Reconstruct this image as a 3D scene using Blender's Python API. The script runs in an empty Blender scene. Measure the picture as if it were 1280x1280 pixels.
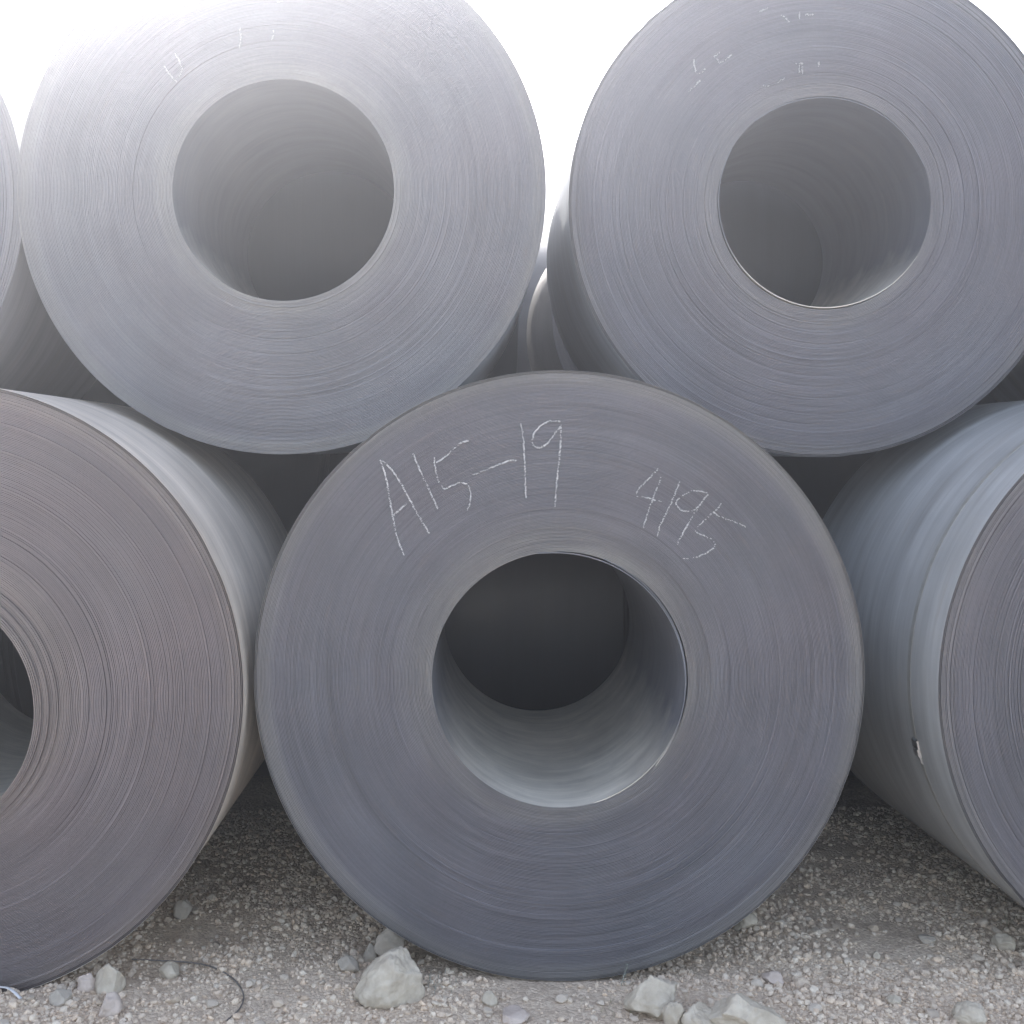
import bpy, math, random
import numpy as np
from mathutils import Vector, noise as mnoise

random.seed(7)
rng = np.random.default_rng(7)
sc = bpy.context.scene
R = math.radians

# ------------------------------------------------------------------ camera, world, sun, exposure
F = 1385.0            # focal length in photo pixels (1280 wide)
VX, VY = 595.0, 568.0  # where the coil axes converge in the photo
H = 1.568             # camera height
cam_d = bpy.data.cameras.new('camera')
cam = bpy.data.objects.new('camera', cam_d)
sc.collection.objects.link(cam)
cam.location = (0, 0, H)
cam.rotation_euler = (R(90), 0, 0)
cam_d.sensor_width = 36
cam_d.lens = F / 1280 * 36
cam_d.shift_x = (640 - VX) / 1280
cam_d.shift_y = -(640 - VY) / 1280
cam_d.clip_start = 0.05
cam_d.clip_end = 5000
sc.camera = cam

SUN_AZ, SUN_EL = -19.0, 38.0     # azimuth from +Y towards +X
w = bpy.data.worlds.new('World')
sc.world = w
w.use_nodes = True
nt = w.node_tree
bg = nt.nodes['Background']
sky = nt.nodes.new('ShaderNodeTexSky')
sky.sky_type = 'NISHITA'
sky.sun_disc = False
sky.sun_elevation = R(SUN_EL)
sky.sun_rotation = R(SUN_AZ)
sky.air_density = 1.0
sky.dust_density = 3.0
sky.ozone_density = 1.0
hs = nt.nodes.new('ShaderNodeHueSaturation')      # milky, dusty sky: little blue left in it
hs.inputs['Saturation'].default_value = 0.62
nt.links.new(sky.outputs[0], hs.inputs['Color'])
nt.links.new(hs.outputs[0], bg.inputs[0])
bg.inputs[1].default_value = 0.15

sun_d = bpy.data.lights.new('sun', 'SUN')
sun_d.energy = 2.5
sun_d.angle = R(0.55)
sun_d.color = (1.0, 0.95, 0.88)
sun = bpy.data.objects.new('sun', sun_d)
sc.collection.objects.link(sun)
sd = Vector((math.sin(R(SUN_AZ)) * math.cos(R(SUN_EL)), math.cos(R(SUN_AZ)) * math.cos(R(SUN_EL)), math.sin(R(SUN_EL))))
sun.rotation_euler = sd.to_track_quat('Z', 'Y').to_euler()
sun.location = (0, 0, 20)

sc.view_settings.view_transform = 'Standard'
sc.view_settings.look = 'None'
sc.view_settings.gamma = 1
sc.view_settings.use_curve_mapping = False
sc.view_settings.exposure = 2.1
sc.cycles.use_denoising = True
sc.cycles.max_bounces = 8
sc.cycles.diffuse_bounces = 4
sc.cycles.glossy_bounces = 4
sc.cycles.volume_bounces = 0

HAZE_DENSITY = 0.036
HAZE_G = 0.83

# ------------------------------------------------------------------ helpers
col = sc.collection


def tag(o, label=None, cat=None, group=None, kind=None):
    for k, v in (('label', label), ('category', cat), ('group', group), ('kind', kind)):
        if v:
            o[k] = v
    return o


def empty(name, loc, rz=0.0):
    o = bpy.data.objects.new(name, None)
    col.objects.link(o)
    o.location = loc
    o.rotation_euler = (0, 0, rz)
    o.empty_display_size = 0.1
    return o


def mesh_obj(name, verts, faces, mat=None, parent=None, smooth=False, loc=None):
    """faces: (n,k) numpy array (all the same size) or list"""
    me = bpy.data.meshes.new(name)
    verts = np.asarray(verts, dtype=np.float32)
    if isinstance(faces, np.ndarray):
        n, k = faces.shape
        me.vertices.add(len(verts))
        me.vertices.foreach_set('co', verts.ravel())
        me.loops.add(n * k)
        me.loops.foreach_set('vertex_index', faces.astype(np.int32).ravel())
        me.polygons.add(n)
        me.polygons.foreach_set('loop_start', np.arange(0, n * k, k, dtype=np.int32))
        me.update(calc_edges=True)
    else:
        me.from_pydata([tuple(v) for v in verts], [], faces)
        me.update()
    me.polygons.foreach_set('use_smooth', np.full(len(me.polygons), smooth))
    if mat:
        me.materials.append(mat)
    o = bpy.data.objects.new(name, me)
    col.objects.link(o)
    if parent:
        o.parent = parent
    if loc is not None:
        o.location = loc
    return o


def px2xz(px, py, D):
    return (px - VX) / F * D, H - (py - VY) / F * D


def ring_grid(rings, segs, closed=True):
    """quad indices for `rings` rings of `segs` verts"""
    i = np.arange(rings - 1)[:, None] * segs
    m = segs if closed else segs - 1
    j = np.arange(m)[None, :]
    j2 = (j + 1) % segs
    q = np.stack([i + j, i + j2, i + segs + j2, i + segs + j], axis=-1)
    return q.reshape(-1, 4)


class NB:
    """tiny node builder"""
    def __init__(self, name):
        self.m = bpy.data.materials.new(name)
        self.m.use_nodes = True
        self.t = self.m.node_tree
        self.b = self.t.nodes['Principled BSDF']

    def n(self, typ, **kw):
        nd = self.t.nodes.new(typ)
        for k, v in kw.items():
            setattr(nd, k, v)
        return nd

    def link(self, a, b):
        self.t.links.new(a, b)

    def val(self, sock, v):
        if hasattr(v, 'is_output') or hasattr(v, 'links'):
            self.link(v, sock)
        else:
            sock.default_value = v

    def math(self, op, a, b=0.0, c=0.0, clamp=False):
        nd = self.n('ShaderNodeMath', operation=op, use_clamp=clamp)
        self.val(nd.inputs[0], a)
        self.val(nd.inputs[1], b)
        self.val(nd.inputs[2], c)
        return nd.outputs[0]

    def noise(self, vec, scale, detail=3.0, rough=0.55, dist=0.0):
        nd = self.n('ShaderNodeTexNoise')
        self.link(vec, nd.inputs['Vector'])
        nd.inputs['Scale'].default_value = scale
        nd.inputs['Detail'].default_value = detail
        nd.inputs['Roughness'].default_value = rough
        nd.inputs['Distortion'].default_value = dist
        return nd.outputs['Fac']

    def ramp(self, fac, stops):
        nd = self.n('ShaderNodeValToRGB')
        self.link(fac, nd.inputs[0])
        e = nd.color_ramp.elements
        while len(e) < len(stops):
            e.new(0.5)
        for i, (p, c) in enumerate(stops):
            e[i].position = p
            e[i].color = tuple(c) + ((1,) if len(c) == 3 else ())
        return nd.outputs[0]

    def remap(self, v, a, b, c, d):
        nd = self.n('ShaderNodeMapRange')
        self.val(nd.inputs[0], v)
        for k, x in zip(range(1, 5), (a, b, c, d)):
            nd.inputs[k].default_value = x
        return nd.outputs[0]

    def mix(self, fac, a, b, typ='MIX'):
        nd = self.n('ShaderNodeMix', data_type='RGBA', blend_type=typ)
        self.val(nd.inputs[0], fac)
        for s, v in ((nd.inputs[6], a), (nd.inputs[7], b)):
            if isinstance(v, tuple):
                s.default_value = tuple(v) + ((1,) if len(v) == 3 else ())
            else:
                self.link(v, s)
        return nd.outputs[2]

    def bump(self, h, strength, dist):
        nd = self.n('ShaderNodeBump')
        self.link(h, nd.inputs['Height'])
        nd.inputs['Strength'].default_value = strength
        nd.inputs['Distance'].default_value = dist
        return nd.outputs[0]

    def xyz(self, x, y, z):
        nd = self.n('ShaderNodeCombineXYZ')
        for s, v in zip(nd.inputs, (x, y, z)):
            self.val(s, v)
        return nd.outputs[0]


# ------------------------------------------------------------------ materials
def polar(nb):
    tc = nb.n('ShaderNodeTexCoord')
    sp = nb.n('ShaderNodeSeparateXYZ')
    nb.link(tc.outputs['Object'], sp.inputs[0])
    x, y, z = sp.outputs
    r = nb.math('SQRT', nb.math('ADD', nb.math('MULTIPLY', x, x), nb.math('MULTIPLY', z, z)))
    c = nb.math('DIVIDE', x, r)
    s = nb.math('DIVIDE', z, r)
    return tc.outputs['Object'], r, c, s, y


def mat_coil_end(seed, base=(0.158, 0.158, 0.175), contrast=1.0, rin=0.385, rout=0.91, warm=0.5):
    nb = NB('coil_end_steel')
    obj, r, c, s, y = polar(nb)
    off = seed * 13.7

    def streak(rs, ang, sc_, detail=3):
        v = nb.xyz(nb.math('MULTIPLY_ADD', r, rs, off), nb.math('MULTIPLY', c, ang), nb.math('MULTIPLY', s, ang))
        return nb.noise(v, sc_, detail, 0.6)
    fine = streak(330, 2.4, 1.0, 3)          # hairline streaks that follow the wraps
    mid = streak(110, 1.3, 1.0, 3)
    broad = streak(14, 0.9, 1.0, 3)
    blot = nb.noise(obj, 2.3, 4, 0.6)
    grit = nb.noise(obj, 90, 2, 0.6)
    f = nb.math('MULTIPLY', nb.remap(fine, 0.3, 0.7, 1 - 0.26 * contrast, 1 + 0.30 * contrast),
                nb.remap(mid, 0.3, 0.7, 1 - 0.16 * contrast, 1 + 0.18 * contrast))
    f = nb.math('MULTIPLY', f, nb.remap(broad, 0.3, 0.7, 0.90, 1.10))
    f = nb.math('MULTIPLY', f, nb.remap(grit, 0.3, 0.7, 0.95, 1.05))
    blue = nb.mix(nb.remap(blot, 0.35, 0.65, 0, 1), tuple(base), (base[0] * 1.05, base[1] * 1.0, base[2] * 0.99))
    # paler, slightly rusty tan band on the outermost and innermost wraps
    t = nb.math('DIVIDE', nb.math('SUBTRACT', r, rin), rout - rin)
    edge = nb.ramp(t, [(0.0, (1, 1, 1)), (0.05, (0.85, 0.85, 0.85)), (0.14, (0.3, 0.3, 0.3)), (0.24, (0.0, 0.0, 0.0)),
                       (0.885, (0, 0, 0)), (0.94, (0.7, 0.7, 0.7)), (1.0, (1, 1, 1))])
    edge = nb.math('MULTIPLY', edge, nb.remap(broad, 0.3, 0.62, 0.35, 1.0))
    tan = (base[0] * 1.46, base[1] * 1.40, base[2] * 1.17)
    cc = nb.mix(nb.math('MULTIPLY', edge, warm), blue, tan)
    # scattered rust freckles
    ru = nb.remap(nb.noise(nb.xyz(nb.math('MULTIPLY_ADD', r, 60, off + 5), nb.math('MULTIPLY', c, 6), nb.math('MULTIPLY', s, 6)), 1, 4, 0.65), 0.60, 0.72, 0, 0.18)
    cc = nb.mix(ru, cc, (0.25, 0.19, 0.14))
    f = nb.math('MULTIPLY', f, nb.remap(nb.noise(obj, 3.1, 5, 0.62), 0.3, 0.7, 0.91, 1.08))
    bloom = nb.remap(nb.noise(obj, 26, 5, 0.7), 0.66, 0.74, 0, 0.35)
    cc = nb.mix(bloom, cc, (0.24, 0.17, 0.12))
    # short pale scrapes from forks and slings
    wv = nb.n('ShaderNodeMapping')
    nb.link(obj, wv.inputs['Vector'])
    wv.inputs['Rotation'].default_value = (0, 0.5 + seed, 0)
    wv.inputs['Scale'].default_value = (140, 1, 5)
    scr = nb.remap(nb.noise(wv.outputs[0], 1.0, 2, 0.5), 0.76, 0.80, 0, 0.35)
    cc = nb.mix(scr, cc, (0.38, 0.38, 0.40))
    g = nb.n('ShaderNodeCombineColor')
    for i in range(3):
        nb.link(f, g.inputs[i])
    cc = nb.mix(1.0, cc, g.outputs[0], 'MULTIPLY')
    nb.link(cc, nb.b.inputs['Base Color'])
    nb.b.inputs['Metallic'].default_value = 0.35
    nb.link(nb.remap(mid, 0.3, 0.7, 0.48, 0.66), nb.b.inputs['Roughness'])
    h = nb.math('ADD', fine, nb.math('MULTIPLY', grit, 0.4))
    nb.link(nb.bump(h, 0.5, 0.0012), nb.b.inputs['Normal'])
    return nb.m


def mat_wrap(seed, base=(0.27, 0.29, 0.32), rust=0.35, rough=0.42, metal=0.12, floor_light=False):
    nb = NB('rolled_steel_surface')
    obj, r, c, s, y = polar(nb)
    off = seed * 9.1
    v = nb.xyz(nb.math('MULTIPLY_ADD', y, 16, off), nb.math('MULTIPLY', c, 1.1), nb.math('MULTIPLY', s, 1.1))
    band = nb.noise(v, 1.0, 4, 0.6)
    v2 = nb.xyz(nb.math('MULTIPLY_ADD', y, 120, off), nb.math('MULTIPLY', c, 2.0), nb.math('MULTIPLY', s, 2.0))
    fine = nb.noise(v2, 1.0, 3, 0.6)
    blot = nb.noise(obj, 4.0, 5, 0.6)
    f = nb.math('MULTIPLY', nb.remap(band, 0.3, 0.7, 0.82, 1.18), nb.remap(fine, 0.3, 0.7, 0.93, 1.07))
    f = nb.math('MULTIPLY', f, nb.remap(blot, 0.3, 0.7, 0.9, 1.1))
    rm = nb.math('MULTIPLY', nb.remap(nb.noise(v, 1.7, 4, 0.65), 0.55, 0.72, 0, 1), rust)
    cc = nb.mix(rm, tuple(base), (0.30, 0.23, 0.16))
    if floor_light:       # sky light on the bore floor, painted as a paler colour
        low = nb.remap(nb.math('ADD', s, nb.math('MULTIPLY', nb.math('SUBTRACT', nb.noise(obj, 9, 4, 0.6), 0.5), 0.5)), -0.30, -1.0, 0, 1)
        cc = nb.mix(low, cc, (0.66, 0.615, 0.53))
    g = nb.n('ShaderNodeCombineColor')
    for i in range(3):
        nb.link(f, g.inputs[i])
    cc = nb.mix(1.0, cc, g.outputs[0], 'MULTIPLY')
    nb.link(cc, nb.b.inputs['Base Color'])
    nb.b.inputs['Metallic'].default_value = metal
    nb.link(nb.remap(blot, 0.3, 0.7, rough - 0.06, rough + 0.1), nb.b.inputs['Roughness'])
    nb.link(nb.bump(nb.math('ADD', fine, nb.math('MULTIPLY', blot, 2.0)), 0.25, 0.002), nb.b.inputs['Normal'])
    return nb.m


def mat_simple(name, c1, c2, scale=20, rough=0.8, metal=0.0, bump=0.3, dist=0.003):
    nb = NB(name)
    tc = nb.n('ShaderNodeTexCoord')
    n1 = nb.noise(tc.outputs['Object'], scale, 5, 0.6)
    nb.link(nb.ramp(n1, [(0.35, c1), (0.65, c2)]), nb.b.inputs['Base Color'])
    nb.b.inputs['Roughness'].default_value = rough
    nb.b.inputs['Metallic'].default_value = metal
    nb.link(nb.bump(nb.noise(tc.outputs['Object'], scale * 4, 4, 0.6), bump, dist), nb.b.inputs['Normal'])
    return nb.m


def mat_stone(name, c1, c2, c3, island=True):
    """pale broken limestone; every stone of a joined mesh gets its own tone"""
    nb = NB(name)
    tc = nb.n('ShaderNodeTexCoord')
    geo = nb.n('ShaderNodeNewGeometry')
    oi = nb.n('ShaderNodeObjectInfo')
    rnd = geo.outputs['Random Per Island'] if island else oi.outputs['Random']
    base = nb.ramp(rnd, [(0.0, c1), (0.35, c2), (0.7, c3), (0.9, (c2[0] * 1.15, c2[1] * 1.1, c2[2] * 1.05)), (1.0, (c1[0] * 0.6, c1[1] * 0.58, c1[2] * 0.56))])
    n1 = nb.noise(tc.outputs['Object'], 60 if island else 25, 5, 0.65)
    g = nb.ramp(n1, [(0.3, (0.72, 0.70, 0.68)), (0.7, (1.12, 1.11, 1.08))])
    cc = nb.mix(1.0, base, g, 'MULTIPLY')
    nb.link(cc, nb.b.inputs['Base Color'])
    nb.b.inputs['Roughness'].default_value = 0.9
    nb.link(nb.bump(nb.noise(tc.outputs['Object'], 180, 4, 0.7), 0.5, 0.002), nb.b.inputs['Normal'])
    return nb.m


def mat_ground():
    nb = NB('crushed_limestone_ground')
    tc = nb.n('ShaderNodeTexCoord')
    o = tc.outputs['Object']
    vo = nb.n('ShaderNodeTexVoronoi')
    nb.link(o, vo.inputs['Vector'])
    vo.inputs['Scale'].default_value = 95
    vo2 = nb.n('ShaderNodeTexVoronoi')
    nb.link(o, vo2.inputs['Vector'])
    vo2.inputs['Scale'].default_value = 240
    big = nb.noise(o, 1.6, 5, 0.6)
    sep = nb.n('ShaderNodeSeparateColor')
    nb.link(vo.outputs['Color'], sep.inputs[0])
    c1 = nb.ramp(sep.outputs[0], [(0.0, (0.54, 0.445, 0.355)), (0.5, (0.68, 0.575, 0.46)), (1.0, (0.79, 0.69, 0.565))])
    dirt = nb.ramp(big, [(0.35, (0.80, 0.76, 0.72)), (0.65, (1.05, 1.03, 1.0))])
    cc = nb.mix(1.0, c1, dirt, 'MULTIPLY')
    nb.link(cc, nb.b.inputs['Base Color'])
    nb.b.inputs['Roughness'].default_value = 0.95
    h = nb.math('ADD', nb.math('SUBTRACT', 1.0, vo.outputs['Distance']), nb.math('MULTIPLY', vo2.outputs['Distance'], -0.4))
    nb.link(nb.bump(h, 0.8, 0.006), nb.b.inputs['Normal'])
    return nb.m


M_ground = mat_ground()
M_gravel = mat_stone('gravel_stone', (0.62, 0.51, 0.405), (0.73, 0.62, 0.50), (0.80, 0.71, 0.59))
M_stone = mat_stone('loose_stone', (0.54, 0.465, 0.385), (0.64, 0.56, 0.465), (0.71, 0.635, 0.54), island=False)
M_rock = mat_simple('pale_rock', (0.46, 0.40, 0.315), (0.62, 0.555, 0.45), 22, 0.9, 0, 0.6, 0.006)
M_rock_pink = mat_simple('pinkish_rock', (0.48, 0.40, 0.34), (0.62, 0.53, 0.46), 18, 0.9, 0, 0.6, 0.004)
M_rock_grey = mat_simple('grey_rock', (0.36, 0.32, 0.265), (0.50, 0.445, 0.375), 18, 0.9, 0, 0.6, 0.004)
M_chalk = mat_simple('chalk', (0.46, 0.46, 0.47), (0.64, 0.64, 0.64), 60, 0.95, 0, 0.2, 0.001)
M_chalk_faint = mat_simple('worn_chalk', (0.33, 0.33, 0.35), (0.45, 0.45, 0.46), 60, 0.95, 0, 0.2, 0.001)
M_strap = mat_simple('rusty_strap', (0.34, 0.33, 0.30), (0.42, 0.41, 0.38), 30, 0.6, 0.4, 0.3, 0.001)
M_bare = mat_simple('bare_steel', (0.42, 0.42, 0.42), (0.6, 0.6, 0.6), 30, 0.3, 0.9, 0.2, 0.001)
M_wire = mat_simple('dark_cable', (0.12, 0.11, 0.10), (0.24, 0.22, 0.20), 30, 0.7, 0.2, 0.2, 0.001)
M_strip = mat_simple('white_plastic', (0.6, 0.6, 0.6), (0.78, 0.78, 0.78), 20, 0.5, 0.0, 0.1, 0.001)
M_dry = mat_simple('dry_grass', (0.20, 0.19, 0.10), (0.38, 0.35, 0.22), 30, 0.9)
M_weed = mat_simple('dusty_leaf', (0.22, 0.24, 0.20), (0.36, 0.38, 0.33), 30, 0.9)
M_shed = mat_simple('shed_cladding', (0.34, 0.36, 0.38), (0.42, 0.44, 0.46), 2, 0.6)
M_shed_roof = mat_simple('shed_roof', (0.25, 0.27, 0.30), (0.33, 0.35, 0.37), 2, 0.5)
M_shed_door = mat_simple('shed_door', (0.12, 0.14, 0.17), (0.16, 0.18, 0.2), 2, 0.5)

# ------------------------------------------------------------------ ground (structure)
COILS_LOW = []      # (x, radius, y0, y1, zc) of coils that stand on the ground


def ground_h(x, y):
    v = Vector((x * 1.1, y * 1.1, 0.3))
    h = 0.022 * mnoise.noise(v) + 0.012 * mnoise.noise(v * 3.7) + 0.009 * mnoise.noise(v * 9) + 0.005 * mnoise.noise(v * 23)
    # soil pressed down under the coils and pushed up beside them
    for (cx, cr, y0, y1, zc) in COILS_LOW:
        if y0 - 0.15 < y < y1 + 0.1:
            dx = abs(x - cx)
            if dx < cr * 0.98:
                under = zc - math.sqrt(cr * cr - dx * dx) - 0.004
                if under < 0.05:
                    k = min(1.0, max(0.0, (y - (y0 - 0.05)) / 0.05))
                    lim = min(h, under)
                    h = h * (1 - k) + lim * k
    return h


# ------------------------------------------------------------------ steel coils
SEG = 256


def build_coil(label, group, cx, cy, r, D, width=1.25, rin=None, in_off=(0, 0), wraps=130, seed=1, yaw=0.0,
               tele=None, segs=SEG, end_base=(0.158, 0.158, 0.175), wrap_base=(0.33, 0.35, 0.37), world=None,
               contrast=0.65, loose_in=(), loose_out=0.0, warm=0.5, inner_mat=None, rust=0.35):
    """a coil lying with its axis along Y; (cx, cy, r) are photo pixels of the front end at distance D"""
    lr = np.random.default_rng(seed * 101 + 3)
    if world:
        X, Z, Rad = world
    else:
        X, Z = px2xz(cx, cy, D)
        Rad = r / F * D
    ri = (rin / F * D) if rin else Rad * 0.42
    ox, oz = in_off[0] / F * D, -in_off[1] / F * D
    root = empty('steel_coil', (X, D, Z - Rad), yaw)
    tag(root, label, 'steel coil', group)
    C = (0, 0, Rad)
    th = np.linspace(0, 2 * math.pi, segs, endpoint=False)
    ct, st = np.cos(th), np.sin(th)
    # ---- front end: every wrap is a raised ring with a groove beside it
    p = (Rad - ri) / wraps
    walk = np.cumsum(lr.normal(0, 1, wraps))
    walk -= np.linspace(walk[0], walk[-1], wraps)
    walk = walk / (np.abs(walk).max() + 1e-6)
    rr, yy = [], []
    for k in range(wraps):
        t = k / (wraps - 1)
        base = -0.0030 * walk[k] + lr.normal(0, 0.0005)
        if lr.random() < 0.07:
            base += lr.choice((-1, 1)) * 0.0025
        if tele:
            base -= tele(t)
        amp = lr.uniform(0.0003, 0.0013)
        a = np.zeros(segs)
        for q in range(1, 5):
            a += math.sqrt(1 / q) * np.cos(q * th + lr.uniform(0, 6.28))
        a = a / 2.2 * amp
        groove = 0.0015 * (1 + 0.6 * lr.random())
        if k >= wraps - 2 and loose_out:
            groove = 0.03
        r0 = ri + k * p
        gw = 0.30 if not (k >= wraps - 2 and loose_out) else loose_out
        tt = np.full(segs, base) + a
        rr += [r0, r0 + p * gw * 0.5, r0 + p * gw, r0 + p * 0.93]
        yy += [tt + groove, tt + groove, tt, tt]
    rr.append(Rad - 0.0012)
    yy.append(yy[-1] + 0.0)
    rr.append(Rad)
    yy.append(yy[-1] + 0.0015)
    rr = np.array(rr)
    yy = np.array(yy)
    tfr = (rr - ri) / (Rad - ri)
    offx = ox * (1 - tfr) ** 1.5 if True else 0
    offz = oz * (1 - tfr) ** 1.5
    ding = np.zeros(segs)
    for _ in range(7):
        c0 = lr.uniform(0, 2 * math.pi)
        w0 = lr.uniform(0.015, 0.05)
        dd = (th - c0 + math.pi) % (2 * math.pi) - math.pi
        ding += lr.uniform(0.001, 0.0035) * np.exp(-(dd / w0) ** 2)
    for q in range(2, 9):
        ding += 0.0007 / q * np.cos(q * th + lr.uniform(0, 6.28))
    edge_w = np.clip((rr - (Rad - 0.02)) / 0.02, 0, 1) ** 2
    rr = rr[:, None] - edge_w[:, None] * ding[None]
    vx = rr * ct[None] + offx[:, None]
    vz = rr * st[None] + offz[:, None]
    V = np.stack([vx, yy, vz], -1).reshape(-1, 3)
    m_end = mat_coil_end(seed, end_base, contrast, ri, Rad, warm)
    mesh_obj('coil_end', V, ring_grid(rr.shape[0], segs)[:, ::-1], m_end, root, False, C)
    m_wrap = mat_wrap(seed, wrap_base, rust)
    # ---- outer surface: the last turn, with the free tail edge standing slightly proud
    ys = np.array([float(yy[-1].mean()), 0.004, 0.02, 0.25, 0.5, 0.75, 1.0, width - 0.02, width]) if width > 1.05 else np.linspace(0.001, width, 6)
    rad = np.full((len(ys), segs), Rad)
    tail = R(200 + 40 * lr.random())
    dtheta = (th - tail) % (2 * math.pi)
    spir = 0.0022 * (1 - dtheta / (2 * math.pi))       # one-plate step at the tail
    rad = rad - spir[None] * np.where(ys > 0.01, 1, 0)[:, None]
    rad = rad - ding[None] * np.clip(1 - ys / 0.25, 0, 1)[:, None] ** 2
    yv = np.repeat(ys[:, None], segs, 1)
    yv[0] = yy[-1]
    V = np.stack([rad * ct, yv, rad * st], -1).reshape(-1, 3)
    outer = mesh_obj('outer_wrap', V, ring_grid(len(ys), segs), m_wrap, root, True, C)
    # ---- bore
    mb = inner_mat or mat_wrap(seed + 50, (0.14, 0.145, 0.162), 0.15, 0.5, 0.0, floor_light=True)
    ys = np.array([0.0, 0.02, 0.3, 0.6, 0.9, width])
    yv = np.repeat(ys[:, None], segs, 1)
    yv[0] = yy[0]
    bx = np.repeat((ri * ct + ox)[None], len(ys), 0)
    bz = np.repeat((ri * st + oz)[None], len(ys), 0)
    V = np.stack([bx, yv, bz], -1).reshape(-1, 3)
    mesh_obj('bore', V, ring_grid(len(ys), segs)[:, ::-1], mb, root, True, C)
    # ---- far end
    rr2 = np.linspace(ri, Rad, 24)
    yb = width + 0.004 * np.array([(k % 2) for k in range(24)])
    yb[0] = yb[-1] = width
    k = np.clip((rr2 - ri) / (Rad - ri), 0, 1)
    V = np.stack([rr2[:, None] * ct + ox * (1 - k[:, None]), np.repeat(yb[:, None], segs, 1), rr2[:, None] * st + oz * (1 - k[:, None])], -1).reshape(-1, 3)
    mesh_obj('far_end', V, ring_grid(24, segs), m_end, root, False, C)
    # ---- loosened inner turns
    for (a0, a1, gap, y0) in loose_in:
        n = 90
        a = np.linspace(R(a0), R(a1), n)
        u = np.linspace(0, 1, n)
        tk = 0.0032
        g = (gap + tk) * np.clip(np.sin(u * math.pi), 0, 1) ** 0.6 - tk + 0.0003
        prof = [(g, y0), (g + tk, y0), (g + tk, width * 0.95), (g, width * 0.95)]
        vv = []
        for gg, yq in prof:
            rad_ = ri - gg
            vv.append(np.stack([rad_ * np.cos(a) + ox, np.full(n, yq) + 0.002 * np.sin(a * 3), rad_ * np.sin(a) + oz], -1))
        V = np.concatenate(vv)
        q = []
        for j in range(4):
            j2 = (j + 1) % 4
            for i in range(n - 1):
                q.append((j * n + i, j2 * n + i, j2 * n + i + 1, j * n + i + 1))
        q.append((0, n, 2 * n, 3 * n))
        q.append((n - 1, 4 * n - 1, 3 * n - 1, 2 * n - 1))
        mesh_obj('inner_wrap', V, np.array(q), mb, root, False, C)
    root['R'] = Rad
    return root, X, Z, Rad


def strokes_mesh(root, name, strokes, D, X, Z, Rad, mat, width=0.0048, keep=0.8, seed=1, label=None):
    """chalk: many tiny dabs left on the high spots along each hand-drawn stroke"""
    lr = np.random.default_rng(seed)
    V, Fc = [], []
    cell = 0.0016
    for st_ in strokes:
        pts = [np.array([(x - VX) / F * D - X, (H - (y - VY) / F * D) - Z]) for x, y in st_]
        # smooth (Catmull-Rom) path
        P = [pts[0]] + pts + [pts[-1]]
        path = []
        for i in range(1, len(P) - 2):
            for u in np.linspace(0, 1, 14, endpoint=False):
                p0, p1, p2, p3 = P[i - 1], P[i], P[i + 1], P[i + 2]
                path.append(0.5 * ((2 * p1) + (-p0 + p2) * u + (2 * p0 - 5 * p1 + 4 * p2 - p3) * u * u + (-p0 + 3 * p1 - 3 * p2 + p3) * u ** 3))
        path.append(P[-1])
        path = np.array(path)
        seg = np.linalg.norm(np.diff(path, axis=0), axis=1)
        L = np.concatenate([[0], np.cumsum(seg)])
        n = max(2, int(L[-1] / cell))
        for q in range(n):
            s_ = (q + 0.5) / n * L[-1]
            x = np.interp(s_, L, path[:, 0])
            z = np.interp(s_, L, path[:, 1])
            x2 = np.interp(s_ + 0.001, L, path[:, 0]) - np.interp(s_ - 0.001, L, path[:, 0])
            z2 = np.interp(s_ + 0.001, L, path[:, 1]) - np.interp(s_ - 0.001, L, path[:, 1])
            l = math.hypot(x2, z2) or 1
            tx, tz = x2 / l, z2 / l
            nx, nz = -tz, tx
            press = 0.72 + 0.28 * math.sin(s_ * 60 + seed) + lr.normal(0, 0.15)
            endf = min(1, min(s_, L[-1] - s_) / 0.012 + 0.35)
            m = int(round(width / cell))
            wob = 0.0006 * math.sin(s_ * 220 + seed)
            rad_here = math.hypot(x, z)
            wrapf = 0.5 + 0.5 * math.sin(rad_here / 0.00405 * 2 * math.pi + 2.0 * math.sin(rad_here * 97))
            for j in range(m):
                e = (j + 0.5) / m - 0.5
                pk = keep * press * endf * (1 - 1.1 * abs(e)) * (0.55 + 0.6 * wrapf)
                if lr.random() > pk:
                    continue
                cxx = x + nx * (e * width + wob) + lr.normal(0, 0.0003)
                czz = z + nz * (e * width + wob) + lr.normal(0, 0.0003)
                hs = cell * lr.uniform(0.5, 0.85)
                b = len(V)
                yq = -0.0052 - lr.uniform(0, 0.0004)
                for sx, sz in ((-1, -1), (1, -1), (1, 1), (-1, 1)):
                    V.append((cxx + tx * sx * hs + nx * sz * hs, yq, czz + tz * sx * hs + nz * sz * hs))
                for sx, sz in ((-1, -1), (1, -1), (1, 1), (-1, 1)):
                    V.append((cxx + tx * sx * hs + nx * sz * hs, -0.0005, czz + tz * sx * hs + nz * sz * hs))
                Fc.append((b, b + 1, b + 2, b + 3))
                for a_, b_ in ((0, 1), (1, 2), (2, 3), (3, 0)):
                    Fc.append((b + a_, b + 4 + a_, b + 4 + b_, b + b_))
    o = mesh_obj(name, np.array(V), np.array(Fc), mat, root, False, (0, 0, Rad))
    if label:
        o['label'] = label
    return o


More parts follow.
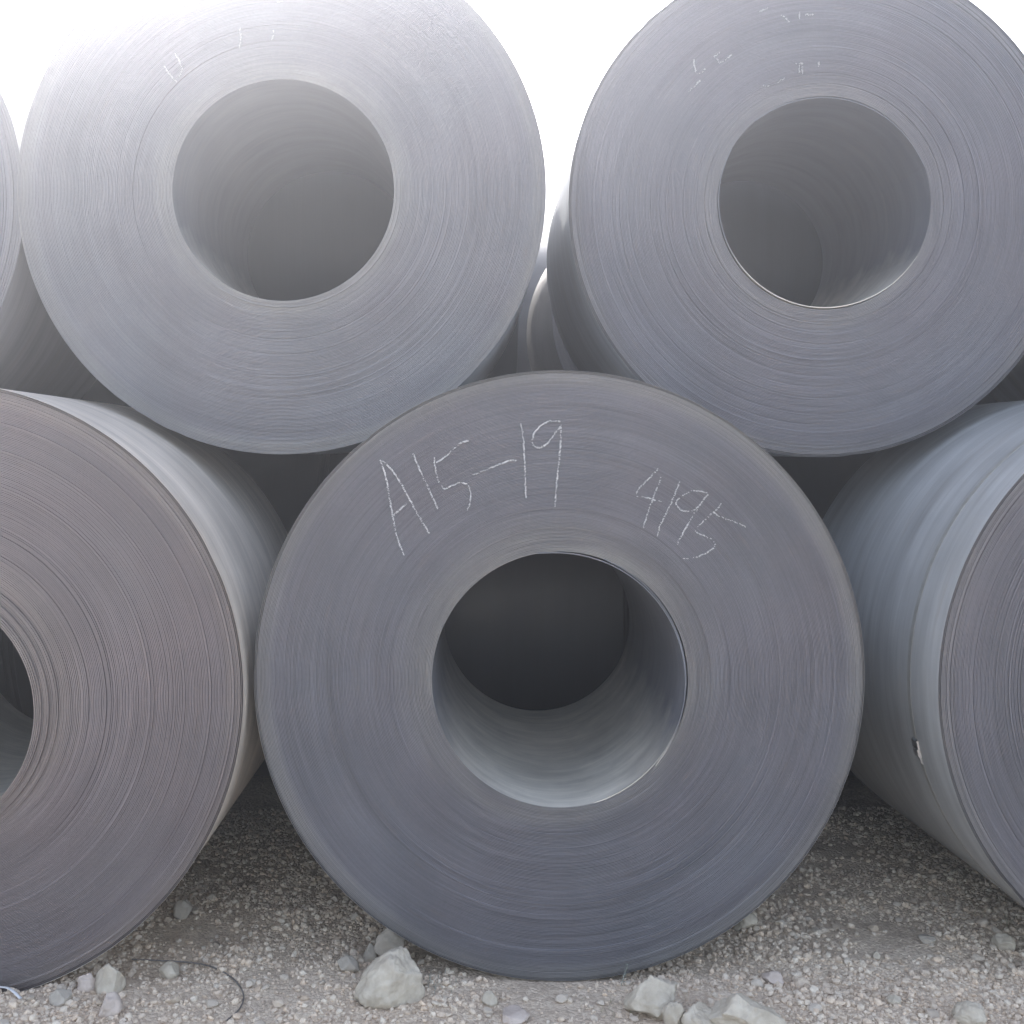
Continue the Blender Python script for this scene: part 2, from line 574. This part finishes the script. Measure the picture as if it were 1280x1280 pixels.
G_FRONT = 'steel coils stacked on the gravel'
DC = 3.30
centre, cX, cZ, cR = build_coil('dark grey steel coil at bottom middle with A15-19 and 4195 chalked on it', G_FRONT,
                                699, 844.5, 382, DC, rin=160, in_off=(1, 5), wraps=130, seed=1, warm=0.8,
                                loose_in=((100, -42, 0.0075, -0.004), (70, -75, 0.0040, 0.0)), loose_out=0.5)
DL = cR * F / 388.0
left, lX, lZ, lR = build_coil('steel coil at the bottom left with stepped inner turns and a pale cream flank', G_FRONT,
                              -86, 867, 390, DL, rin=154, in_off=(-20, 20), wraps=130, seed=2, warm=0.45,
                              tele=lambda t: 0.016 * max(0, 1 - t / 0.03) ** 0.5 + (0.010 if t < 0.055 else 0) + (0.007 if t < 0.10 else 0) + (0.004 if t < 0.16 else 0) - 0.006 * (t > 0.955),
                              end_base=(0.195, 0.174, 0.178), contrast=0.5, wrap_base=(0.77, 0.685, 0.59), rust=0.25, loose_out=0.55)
DR = cR * F / 380.5
right, rX, rZ, rR = build_coil('steel coil at the bottom right with a rusty strap round its blue-grey flank', G_FRONT,
                               1546, 858, 380.7, DR, rin=160, wraps=130, seed=3, yaw=R(2.6),
                               end_base=(0.160, 0.157, 0.172), wrap_base=(0.43, 0.435, 0.43), rust=0.2, loose_out=0.6)
DUL = cR * F / 330.0
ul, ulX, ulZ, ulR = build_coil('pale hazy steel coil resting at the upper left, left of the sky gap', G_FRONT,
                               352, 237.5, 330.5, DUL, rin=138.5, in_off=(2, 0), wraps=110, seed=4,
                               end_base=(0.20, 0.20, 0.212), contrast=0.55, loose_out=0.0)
DUR = cR * F / 314.5
ur, urX, urZ, urR = build_coil('steel coil resting at the upper right with faded chalk marks over its bore', G_FRONT,
                               1026, 256, 315.5, DUR, rin=133.5, in_off=(4, -2.5), wraps=110, seed=5,
                               end_base=(0.156, 0.155, 0.172), loose_out=0.6,
                               loose_in=((150, 330, 0.006, -0.003), (20, 130, 0.005, -0.002)))
fl, flX, flZ, flR = build_coil('bleached steel coil at the far left edge, behind the upper left coil', G_FRONT,
                               -300, 250, 330, DUL + 0.02, wraps=60, seed=6, segs=160, wrap_base=(0.33, 0.32, 0.33))
fr, frX, frZ, frR = build_coil('steel coil past the right edge, showing only in the gap above the strapped coil', G_FRONT,
                               1664, 250, 316, DUR + 0.02, wraps=60, seed=7, segs=160)
for (X_, Z_, R_, D_) in ((cX, cZ, cR, DC), (lX, lZ, lR, DL), (rX, rZ, rR, DR)):
    COILS_LOW.append((X_, R_, D_, D_ + 1.25, Z_))

# rows behind; crosswise coils added to block light in bores and gaps
G_BACK = 'steel coils of the rows behind'
P90 = -90
for i, (x, y, z, yw, lab) in enumerate((
        (-3.22, 5.50, 0.91, P90, 'added crosswise steel coil on the ground behind the bottom left coil, its round side facing forward'),
        (-1.93, 5.51, 0.91, P90, 'added crosswise steel coil closing the dark gap between the bottom left and middle coils'),
        (-0.64, 5.50, 0.91, P90, 'added crosswise steel coil straight behind the bottom middle coil, seen through its bore'),
        (0.65, 5.51, 0.91, P90, 'added crosswise steel coil closing the dark gap between the middle and strapped coils'),
        (1.94, 5.50, 0.91, P90, 'added crosswise steel coil on the ground behind the strapped bottom right coil'),
        (-1.30, 6.00, 2.66, P90, 'added raised crosswise steel coil that closes the bore of the upper left coil'),
        (-2.58, 6.01, 2.66, P90, 'added raised crosswise steel coil behind the gap at the left of the upper left coil'),
        (-3.86, 6.00, 2.66, P90, 'added raised crosswise steel coil behind the bleached coil at the far left'),
        (1.00, 6.19, 2.59, P90, 'added raised crosswise steel coil that closes the bore of the upper right coil'),
        (2.28, 6.19, 2.59, P90, 'added raised crosswise steel coil behind the gap at the far right'),
        (-1.45, 6.60, 0.90, 0, 'leftmost ground-level steel coil of the third row'),
        (0.43, 6.60, 0.90, 0, 'ground-level steel coil of the third row, behind the middle coil'),
        (2.32, 6.60, 0.90, 0, 'ground-level steel coil of the third row, right of the middle coil'),
        (1.375, 7.00, 2.45, 4.6, 'raised far steel coil whose sunlit flank glows in the gap between the upper coils'),
        (-1.00, 7.45, 2.715, P90, 'raised crosswise steel coil added as a dark edge right of the upper left coil'),
        (-0.65, 8.42, 0.90, 0, 'ground-level steel coil of the last row, further left'),
        (1.20, 8.42, 0.90, 0, 'ground-level steel coil of the last row, further right'),
        (-0.35, 9.75, 2.52, P90, 'raised crosswise steel coil of the last row, its top just under the warehouse eaves'))):
    far = yw > 0
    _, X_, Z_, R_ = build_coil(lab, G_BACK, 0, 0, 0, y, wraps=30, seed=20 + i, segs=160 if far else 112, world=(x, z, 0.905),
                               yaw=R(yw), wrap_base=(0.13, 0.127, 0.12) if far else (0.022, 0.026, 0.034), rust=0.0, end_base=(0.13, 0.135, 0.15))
    if z < 1 and yw == 0:
        COILS_LOW.append((X_, R_, y, y + 1.25, Z_))

# ---- chalk writing
def tx(l, x0, y0, s):
    return [[(x0 + x * s, y0 + y * s) for x, y in st_] for st_ in l]


S1, S2 = 260 / 1280, 200 / 1280
chars = [
    ('chalk letter A', tx([[(75, 370), (95, 420), (120, 520), (150, 700), (180, 840), (228, 970)],
                           [(80, 370), (130, 410), (190, 490), (240, 580), (300, 690), (380, 825)],
                           [(150, 715), (195, 675), (245, 632)]], 460, 500, S1)),
    ('chalk figure 1 after the letter A', tx([[(278, 330), (320, 430), (380, 560), (440, 690)]], 460, 500, S1)),
    ('chalk figure 5 before the dash', tx([[(415, 390), (480, 345), (540, 290), (575, 262), (625, 250)],
                                           [(405, 350), (415, 420), (435, 500), (470, 545), (520, 525), (570, 510), (610, 520), (630, 560), (630, 620), (610, 685)]], 460, 500, S1)),
    ('chalk dash', tx([[(640, 462), (700, 440), (760, 415), (880, 370), (910, 375)]], 460, 500, S1)),
    ('chalk figure 1 after the dash', tx([[(940, 145), (955, 230), (965, 400), (968, 520), (972, 620)]], 460, 500, S1)),
    ('chalk figure 9 after the dash', tx([[(1185, 135), (1120, 130), (1060, 160), (1020, 210), (1012, 270), (1050, 293), (1100, 270), (1150, 205), (1185, 160)],
                                          [(1185, 140), (1187, 240), (1172, 400), (1160, 520), (1150, 660)]], 460, 500, S1)),
    ('chalk figure 4', tx([[(415, 150), (330, 240), (250, 320), (222, 365)], [(222, 382), (300, 395), (360, 412), (440, 430)],
                           [(425, 235), (390, 320), (345, 440), (310, 540), (280, 640)]], 760, 560, S2)),
    ('chalk figure 1 after the 4', tx([[(570, 270), (520, 400), (460, 530), (415, 620), (390, 710)]], 760, 560, S2)),
    ('chalk figure 9 after the 1', tx([[(790, 360), (730, 345), (670, 345), (590, 385), (545, 430), (560, 475), (610, 505), (680, 500), (720, 465)],
                                       [(800, 365), (730, 460), (680, 540), (620, 640), (540, 790)]], 760, 560, S2)),
    ('chalk figure 5 at the end', tx([[(900, 440), (885, 475), (840, 515), (760, 585), (715, 630)],
                                      [(840, 515), (900, 550), (980, 580), (1040, 600), (1100, 630)],
                                      [(690, 665), (750, 695), (820, 725), (855, 765), (830, 810), (750, 855), (680, 880), (600, 885)]], 760, 560, S2)),
]
for i, (lab, st_) in enumerate(chars):
    strokes_mesh(centre, 'chalk_character', st_, DC, cX, cZ, cR, M_chalk, 0.0042 if i < 6 else 0.0034, 0.90 if i < 6 else 0.80, 30 + i, lab)
S3 = 240 / 1280
for k, st_ in enumerate(tx([[(240, 440), (290, 510), (340, 560)], [(310, 350), (350, 420), (360, 480), (325, 520)],
                            [(745, 190), (755, 250), (745, 320)], [(975, 195), (968, 230), (960, 270)], [(980, 15), (1030, 15)]], 160, 0, S3)):
    strokes_mesh(ul, 'chalk_mark', [st_], DUL, ulX, ulZ, ulR, M_chalk_faint, 0.0050, 0.5, 50 + k, 'rubbed-out chalk stroke')
for k, st_ in enumerate(tx([[(145, 395), (150, 450), (175, 495), (225, 460)], [(190, 535), (110, 615)], [(280, 380), (330, 340)],
                            [(300, 390), (320, 420), (395, 370)], [(820, 425), (880, 425)], [(865, 430), (868, 505)], [(845, 430), (848, 500)],
                            [(975, 410), (978, 445)], [(600, 575), (655, 575)], [(700, 550), (760, 520)], [(730, 100), (790, 160)],
                            [(845, 80), (850, 130)], [(880, 100), (940, 100)], [(580, 80), (640, 55)]], 840, 0, S3)):
    strokes_mesh(ur, 'chalk_mark', [st_], DUR, urX, urZ, urR, M_chalk_faint, 0.0055, 0.65, 70 + k, 'faded broken chalk stroke')

# ---- strap, its seal, and the thin second band on the right coil
def band(parent, y0, y1, r0, tk, a0, a1, mat, name, n=220, ctr=None):
    a = np.linspace(R(a0), R(a1), n)
    prof = [(r0, y0), (r0 + tk, y0), (r0 + tk, y1), (r0, y1)]
    vv = [np.stack([q * np.cos(a), np.full(n, yq) + 0.002 * np.sin(a * 2), q * np.sin(a)], -1) for q, yq in prof]
    V = np.concatenate(vv)
    q = []
    for j in range(4):
        j2 = (j + 1) % 4
        for i in range(n - 1):
            q.append((j * n + i, j2 * n + i, j2 * n + i + 1, j * n + i + 1))
    return mesh_obj(name, V, np.array(q)[:, ::-1], mat, parent, False, ctr)


band(right, 0.190, 0.210, rR - 0.001, 0.0018, 0, 359.9, M_strap, 'strap', ctr=(0, 0, rR))
# crimped seal where the strap ends meet: three small folded plates
a = R(192.5)
sv, sf = [], []
for k, (da, ya, yb, h0, h1) in enumerate(((0, 0.180, 0.221, 0.0, 0.006), (0.030, 0.184, 0.217, 0.0, 0.009), (0.055, 0.192, 0.206, 0.0, 0.004))):
    for (aa, yq, hh) in ((a + da, ya, h0), (a + da, yb, h0), (a + da + 0.034, yb, h0), (a + da + 0.034, ya, h0),
                         (a + da + 0.004, ya + 0.002, h1), (a + da + 0.004, yb - 0.002, h1), (a + da + 0.030, yb - 0.002, h1), (a + da + 0.030, ya + 0.002, h1)):
        q = rR + 0.0008 + hh
        sv.append((q * math.cos(aa), yq, q * math.sin(aa)))
    b = k * 8
    sf += [(b + 4, b + 5, b + 6, b + 7), (b, b + 1, b + 5, b + 4), (b + 1, b + 2, b + 6, b + 5), (b + 2, b + 3, b + 7, b + 6), (b + 3, b, b + 4, b + 7)]
mesh_obj('strap_seal', sv, sf, M_bare, right, False, (0, 0, rR))

# ------------------------------------------------------------------ ground mesh
xs = np.concatenate([np.linspace(-400, -14, 14), np.linspace(-12, -2.7, 24), np.linspace(-2.6, 2.9, 300), np.linspace(3.0, 12, 24), np.linspace(14, 400, 14)])
ysg = np.concatenate([np.linspace(-60, 1.8, 24), np.linspace(1.9, 2.75, 12), np.linspace(2.8, 5.2, 150), np.linspace(5.3, 9, 24), np.linspace(10, 900, 30)])
V = []
for y in ysg:
    for x in xs:
        near = -2.8 < x < 3.1 and 1.5 < y < 7
        V.append((x, y, ground_h(x, y) if near else 0.0))
g = mesh_obj('ground', np.array(V), ring_grid(len(ysg), len(xs), False), M_ground, None, True)
tag(g, kind='structure')

# ------------------------------------------------------------------ stones
def ico(sub):
    import bmesh
    bm = bmesh.new()
    bmesh.ops.create_icosphere(bm, subdivisions=sub, radius=1)
    v = np.array([tuple(q.co) for q in bm.verts])
    f = np.array([[q.index for q in fc.verts] for fc in bm.faces])
    bm.free()
    return v, f


I1v, I1f = ico(1)
I2v, I2f = ico(2)
I4v, I4f = ico(4)
I5v, I5f = ico(5)


def rot_mats(n, r_):
    q = r_.normal(size=(n, 4))
    q /= np.linalg.norm(q, axis=1)[:, None]
    a, b, c, d = q.T
    return np.stack([np.stack([a*a+b*b-c*c-d*d, 2*(b*c-a*d), 2*(b*d+a*c)], -1),
                     np.stack([2*(b*c+a*d), a*a-b*b+c*c-d*d, 2*(c*d-a*b)], -1),
                     np.stack([2*(b*d-a*c), 2*(c*d+a*b), a*a-b*b-c*c+d*d], -1)], 1)


def rocky(v, r_, cuts=9, rough=0.06):
    """chop a sphere with random planes: flat broken facets"""
    v = v.copy()
    for _ in range(cuts):
        n = r_.normal(size=3)
        n /= np.linalg.norm(n)
        d = r_.uniform(0.55, 0.88)
        s_ = v @ n - d
        m = s_ > 0
        v[m] -= s_[m, None] * n
    sd_ = r_.uniform(0, 50)
    for i in range(len(v)):
        p_ = Vector(v[i] * 2.1 + sd_)
        v[i] *= 1 + rough * (mnoise.noise(p_) + 0.5 * mnoise.noise(p_ * 3.1))
    return v


def under_coil(x, y, hgt):
    for (cx, cr, y0, y1, zc) in COILS_LOW:
        if y0 - 0.02 < y < y1 + 0.02 and abs(x - cx) < cr:
            if zc - math.sqrt(cr * cr - (x - cx) ** 2) < hgt:
                return True
    return False


# gravel: too many to count
variants = [rocky(I1v, rng, 5, 0.10) * np.array([1, rng.uniform(0.7, 1), rng.uniform(0.55, 0.9)]) for _ in range(14)]
pts = []
n_try = 0
while len(pts) < 52000 and n_try < 200000:
    n_try += 1
    x = rng.uniform(-2.1, 2.4)
    y = 2.70 + (rng.random() ** 1.25) * 2.2
    d = mnoise.noise(Vector((x * 3, y * 3, 5.5)))
    if rng.random() > 0.66 + 1.3 * d:
        continue
    s_ = float(np.clip(rng.lognormal(math.log(0.0048), 0.58), 0.0018, 0.0170))
    if under_coil(x, y, ground_h(x, y) + s_ * 1.2):
        continue
    pts.append((x, y, ground_h(x, y) + s_ * 0.25, s_))
pts = np.array(pts)
Rm = rot_mats(len(pts), rng)
vid = rng.integers(0, len(variants), len(pts))
base = np.stack(variants)[vid]
VV = np.einsum('nij,nkj->nki', Rm, base) * pts[:, 3][:, None, None]
VV[:, :, 2] *= 0.8
VV += pts[:, None, :3]
FF = (I1f[None] + (np.arange(len(pts)) * len(I1v))[:, None, None]).reshape(-1, 3)
gr = mesh_obj('gravel', VV.reshape(-1, 3), FF, M_gravel)
tag(gr, 'pale crushed limestone gravel covering the ground in front of and between the coils', 'gravel', kind='stuff')

# loose stones one can pick out
meshes = []
for i in range(12):
    v = rocky(I2v, rng, 8, 0.08) * np.array([1, rng.uniform(0.75, 1), rng.uniform(0.5, 0.8)])
    me = bpy.data.meshes.new('stone')
    me.from_pydata([tuple(q) for q in v], [], [tuple(map(int, f)) for f in I2f])
    me.materials.append(M_stone)
    meshes.append(me)
cnt = 0
while cnt < 270:
    x = rng.uniform(-1.55, 1.75)
    y = 2.98 + rng.random() ** 1.6 * 1.1
    s_ = float(np.clip(rng.lognormal(math.log(0.0105), 0.42), 0.0065, 0.026))
    z = ground_h(x, y)
    if under_coil(x, y, z + 1.6 * s_):
        continue
    o = bpy.data.objects.new('stone', meshes[cnt % 12])
    col.objects.link(o)
    o.location = (x, y, z + 0.30 * s_)
    o.scale = (s_, s_, s_)
    o.rotation_euler = (rng.uniform(-0.3, 0.3), rng.uniform(-0.3, 0.3), rng.uniform(0, 6.28))
    tag(o, 'small pale broken stone lying loose among the gravel', 'stone', 'small loose stones on the gravel')
    cnt += 1


def rock(px, py, wpx, hpx, label, mat, shape=(1, 0.8), seed=1, apex=0.0, tilt=0.0, sink=0.24, dy=0.0, cuts=9, rz=0.0):
    """a broken rock standing on the ground where the photo shows its foot (px, py)"""
    D = H * F / (py - VY)
    x = (px - VX) / F * D
    r_ = np.random.default_rng(seed)
    v = rocky(I5v if wpx > 45 else I4v, r_, cuts, 0.13)
    f = I5f if wpx > 45 else I4f
    v = v / np.abs(v).max(0)
    for i_ in range(len(v)):                # pitted, broken skin
        p_ = Vector(v[i_] * 7 + seed)
        v[i_] *= 1 + 0.035 * mnoise.noise(p_) + 0.02 * mnoise.noise(p_ * 2.7) - 0.05 * max(0, mnoise.noise(p_ * 0.6) - 0.25)
    hw = wpx / F * D / 2 * 1.12
    hh = hpx / F * D
    v[:, 2] = (v[:, 2] + 1) / 2            # 0..1
    taper = 1 - shape[0] * 0.42 * np.clip(v[:, 2], 0, 1) ** 1.3 if shape[0] != 1 else 1.0
    v[:, 0] = v[:, 0] * taper + apex * v[:, 2]
    v[:, 0] *= hw
    v[:, 1] *= hw * shape[1]
    v[:, 2] = (v[:, 2] - sink) * hh / (1 - sink)
    o = mesh_obj('rock', v, f, mat, None, True, (x, D + dy + hw * shape[1] * 0.3, ground_h(x, D)))
    o.rotation_euler = (0, tilt, rz)
    tag(o, label, 'rock')
    return o


rock(478, 1248, 100, 60, 'large pale wedge-shaped rock against the lower left of the middle coil', M_rock, (1.25, 0.62), 3, 0.42, cuts=12)
rock(486, 1207, 40, 44, 'grey stone jammed upright behind the large wedge-shaped rock', M_rock_grey, (0.5, 0.6), 5, 0.1)
rock(463, 1203, 18, 24, 'narrow upright stone left of the one jammed behind the wedge rock', M_rock_grey, (0.5, 0.7), 6)
rock(434, 1217, 30, 18, 'flat three-cornered grey stone left of the large wedge rock', M_rock_grey, (0.8, 0.8), 7)
rock(815, 1271, 66, 50, 'large knobbly whitish rock in front of the middle coil, right of centre', M_rock, (0.35, 0.8), 11, 0.05, cuts=12)
rock(843, 1290, 32, 34, 'small upright pale rock touching the knobbly whitish rock', M_rock, (0.6, 0.8), 12)
rock(935, 1300, 96, 52, 'broad rounded whitish rock at the bottom edge, right of the knobbly one', M_rock, (0.5, 0.7), 13, cuts=14)
rock(880, 1296, 54, 34, 'low pale rock between the knobbly rock and the broad rounded one', M_rock, (0.4, 0.7), 14)
rock(131, 1242, 42, 34, 'pale angular rock, largest one in front of the bottom left coil', M_rock, (0.7, 0.7), 15, 0.3)
rock(106, 1242, 24, 20, 'small pinkish rock just left of the pale angular one', M_rock_pink, (0.5, 0.8), 16)
rock(212, 1221, 28, 18, 'pale blocky rock lying by the dark cable', M_rock, (0.3, 0.8), 17)
rock(76, 1258, 30, 16, 'flat greenish-grey stone under the edge of the bottom left coil', M_rock_grey, (0.3, 0.8), 18)
rock(136, 1272, 32, 24, 'pinkish stone below the pale angular rock at lower left', M_rock_pink, (0.4, 0.8), 19)
rock(228, 1146, 24, 24, 'grey stone in the shade beside the bottom left coil', M_rock_grey, (0.5, 0.8), 20)
rock(935, 1162, 34, 20, 'pale slanting rock under the lower right curve of the middle coil', M_rock, (0.4, 0.7), 21, tilt=-0.4)
rock(612, 1254, 20, 17, 'small white rock in front of the middle coil, left of its lowest point', M_rock, (0.5, 0.8), 22)
rock(967, 1228, 26, 14, 'flat pinkish stone behind the broad rounded rock', M_rock_pink, (0.3, 0.8), 23)
rock(1119, 1258, 17, 13, 'small egg-shaped white stone on its own at lower right', M_rock, (0.2, 0.9), 24)
rock(1217, 1284, 46, 26, 'pale beige rock at the bottom edge near the right corner', M_rock, (0.4, 0.8), 25)
rock(1097, 1197, 12, 9, 'small white stone near the middle of the gap left of the strapped coil', M_rock, (0.3, 0.9), 26)
rock(1257, 1186, 24, 19, 'rounded tan stone beneath the edge of the bottom right coil', M_rock, (0.2, 0.9), 27)
rock(641, 1276, 40, 12, 'flat brownish stone at the bottom edge below the middle coil', M_rock_pink, (0.2, 0.9), 28)
rock(1160, 1180, 20, 10, 'flat grey stone in the gap left of the strapped coil', M_rock_grey, (0.2, 0.9), 29)

# ------------------------------------------------------------------ cable, strip, weeds
def tube(name, pts, rad, mat, n=8, parent=None, flat=1.0):
    P = [pts[0]] + pts + [pts[-1]]
    path = []
    for i in range(1, len(P) - 2):
        for u in np.linspace(0, 1, 10, endpoint=False):
            p0, p1, p2, p3 = [np.array(q, float) for q in (P[i - 1], P[i], P[i + 1], P[i + 2])]
            path.append(0.5 * ((2 * p1) + (-p0 + p2) * u + (2 * p0 - 5 * p1 + 4 * p2 - p3) * u * u + (-p0 + 3 * p1 - 3 * p2 + p3) * u ** 3))
    path.append(np.array(P[-1], float))
    path = np.array(path)
    T = np.gradient(path, axis=0)
    T /= np.linalg.norm(T, axis=1)[:, None] + 1e-9
    V = []
    for p_, t in zip(path, T):
        up = np.array([0, 0, 1.0]) if abs(t[2]) < 0.9 else np.array([1.0, 0, 0])
        a_ = np.cross(t, up)
        a_ /= np.linalg.norm(a_)
        b_ = np.cross(a_, t)
        for k in range(n):
            q = 2 * math.pi * k / n
            V.append(p_ + rad * (math.cos(q) * a_ + math.sin(q) * b_ * flat))
    Fq = ring_grid(len(path), n)
    return mesh_obj(name, np.array(V), Fq, mat, parent, True)


def gp(px, py, up=0.0):
    D = H * F / (py - VY)
    x = (px - VX) / F * D
    return (x, D, ground_h(x, D) + up)


tag(tube('cable', [gp(165, 1200, .006), gp(205, 1203, .007), (gp(240, 1205, .012)), gp(268, 1211, .006), gp(292, 1225, .004), gp(304, 1243, .003), gp(300, 1262, .002), gp(283, 1277, .0)], 0.0024, M_wire),
    'thin dark cable curling over the gravel at lower left', 'cable')
tag(tube('plastic_strip', [gp(-60, 1235, .045), gp(-15, 1242, .030), gp(10, 1251, .018), gp(26, 1258, .006)], 0.005, M_strip, flat=0.3),
    'short white strip sticking out of the gravel in the bottom left corner', 'strip')


def tuft(px, py, n, hgt, label, mat, seed, spread=0.03):
    r_ = np.random.default_rng(seed)
    x0, y0, z0 = gp(px, py)
    V, Fq = [], []
    for i in range(n):
        a_ = r_.uniform(0, 6.28)
        bx, by = x0 + r_.normal(0, spread), y0 + r_.normal(0, spread)
        h_ = hgt * r_.uniform(0.4, 1.0)
        lean = r_.uniform(0.1, 0.9) * h_
        w_ = 0.0012
        b = len(V)
        for k in range(4):
            u = k / 3
            cx_ = bx + math.cos(a_) * lean * u * u
            cy_ = by + math.sin(a_) * lean * u * u
            cz_ = z0 - 0.004 + h_ * u * (1 - 0.2 * u)
            ww = w_ * (1 - 0.85 * u)
            V.append((cx_ - math.sin(a_) * ww, cy_ + math.cos(a_) * ww, cz_))
            V.append((cx_ + math.sin(a_) * ww, cy_ - math.cos(a_) * ww, cz_))
            V.append((cx_ + math.cos(a_) * ww * 0.6, cy_ + math.sin(a_) * ww * 0.6, cz_ + ww * 0.5))
        for k in range(3):
            c0 = b + 3 * k
            for (p_, q_) in ((0, 1), (1, 2), (2, 0)):
                Fq.append((c0 + p_, c0 + q_, c0 + 3 + q_, c0 + 3 + p_))
    o = mesh_obj('grass_tuft', np.array(V), np.array(Fq), mat)
    return tag(o, label, 'grass tuft')


tuft(1245, 1150, 26, 0.05, 'sparse dry greenish grass under the edge of the bottom right coil', M_dry, 1, 0.05)
tuft(930, 1168, 16, 0.035, 'few dry blades beside the pale slanting rock at the middle coil', M_dry, 2, 0.035)
tuft(548, 1235, 30, 0.045, 'thin dry grass between the large wedge rock and the middle coil', M_weed, 3, 0.03)
tuft(765, 1262, 26, 0.03, 'dry straw lying left of the knobbly whitish rock', M_dry, 4, 0.04)

# little dusty sprig in front of the middle coil
x0, y0, z0 = gp(776, 1236)
wroot = empty('weed_sprig', (x0, y0, z0))
tag(wroot, 'tiny pale grey sprig standing against the foot of the middle coil', 'weed')
stem = tube('stem', [(0, 0, -0.004), (0.006, 0, 0.02), (0.014, 0.004, 0.04), (0.022, 0.006, 0.062)], 0.0012, M_weed, 5, wroot)
r_ = np.random.default_rng(9)
V, Fq = [], []
for i in range(26):
    u = r_.uniform(0.15, 1)
    c_ = np.array([0.022 * u + r_.normal(0, 0.001), 0.006 * u, 0.062 * u])
    a_ = r_.uniform(0, 6.28)
    d_ = np.array([math.cos(a_), math.sin(a_) * 0.7, 0.6])
    s_ = np.array([-math.sin(a_), math.cos(a_), 0.1]) * 0.0018
    L_ = r_.uniform(0.005, 0.010)
    b = len(V)
    V += [c_, c_ + d_ * L_ * 0.5 + s_, c_ + d_ * L_, c_ + d_ * L_ * 0.5 - s_, c_ + d_ * L_ * 0.5 + np.array([0, 0, 0.0008])]
    Fq += [(b, b + 1, b + 4), (b + 1, b + 2, b + 4), (b + 2, b + 3, b + 4), (b + 3, b, b + 4)]
mesh_obj('leaves', np.array(V), np.array(Fq), M_weed, wroot)

# ------------------------------------------------------------------ far shed seen over the rows
def boxm(name, x0, x1, y0, y1, z0, z1, mat, parent):
    v = [(x, y, z) for z in (z0, z1) for y in (y0, y1) for x in (x0, x1)]
    f = [(0, 2, 3, 1), (4, 5, 7, 6), (0, 1, 5, 4), (2, 6, 7, 3), (0, 4, 6, 2), (1, 3, 7, 5)]
    return mesh_obj(name, v, f, mat, parent)


sy = 34.0
top = H + (VY - 277) / F * sy
shed = empty('warehouse', (2.0, sy, 0))
tag(shed, 'long low pale warehouse glimpsed in the gap between the two upper coils', 'warehouse')
boxm('wall', -12, 12, 0.0, 14, 0, top - 0.35, M_shed, shed)
boxm('roof', -12.3, 12.3, -0.3, 14.3, top - 0.35, top, M_shed_roof, shed)
for i in range(24):
    boxm('cladding_panel', -11.95 + i * 1.0, -11.95 + i * 1.0 + 0.9, -0.04, 0.0, 0.1, top - 0.4, M_shed, shed)
boxm('door', 2.0, 6.0, -0.09, -0.045, 0.0, 4.2, M_shed_door, shed)

# ------------------------------------------------------------------ added veil of lit air, standing in for lens flare
hz = boxm('flare_haze', -30, 30, -3, 60, -1.0, 9.5, None, None)
tag(hz, 'added bright air standing in for lens flare, lit from behind the coils', 'flare_haze', kind='stuff')
hm = bpy.data.materials.new('flare_haze')
hm.use_nodes = True
t = hm.node_tree
t.nodes.remove(t.nodes['Principled BSDF'])
pv = t.nodes.new('ShaderNodeVolumePrincipled')
pv.inputs['Color'].default_value = (0.85, 0.89, 1.0, 1)
pv.inputs['Density'].default_value = HAZE_DENSITY
pv.inputs['Anisotropy'].default_value = HAZE_G
t.links.new(pv.outputs[0], t.nodes['Material Output'].inputs['Volume'])
hz.data.materials.append(hm)
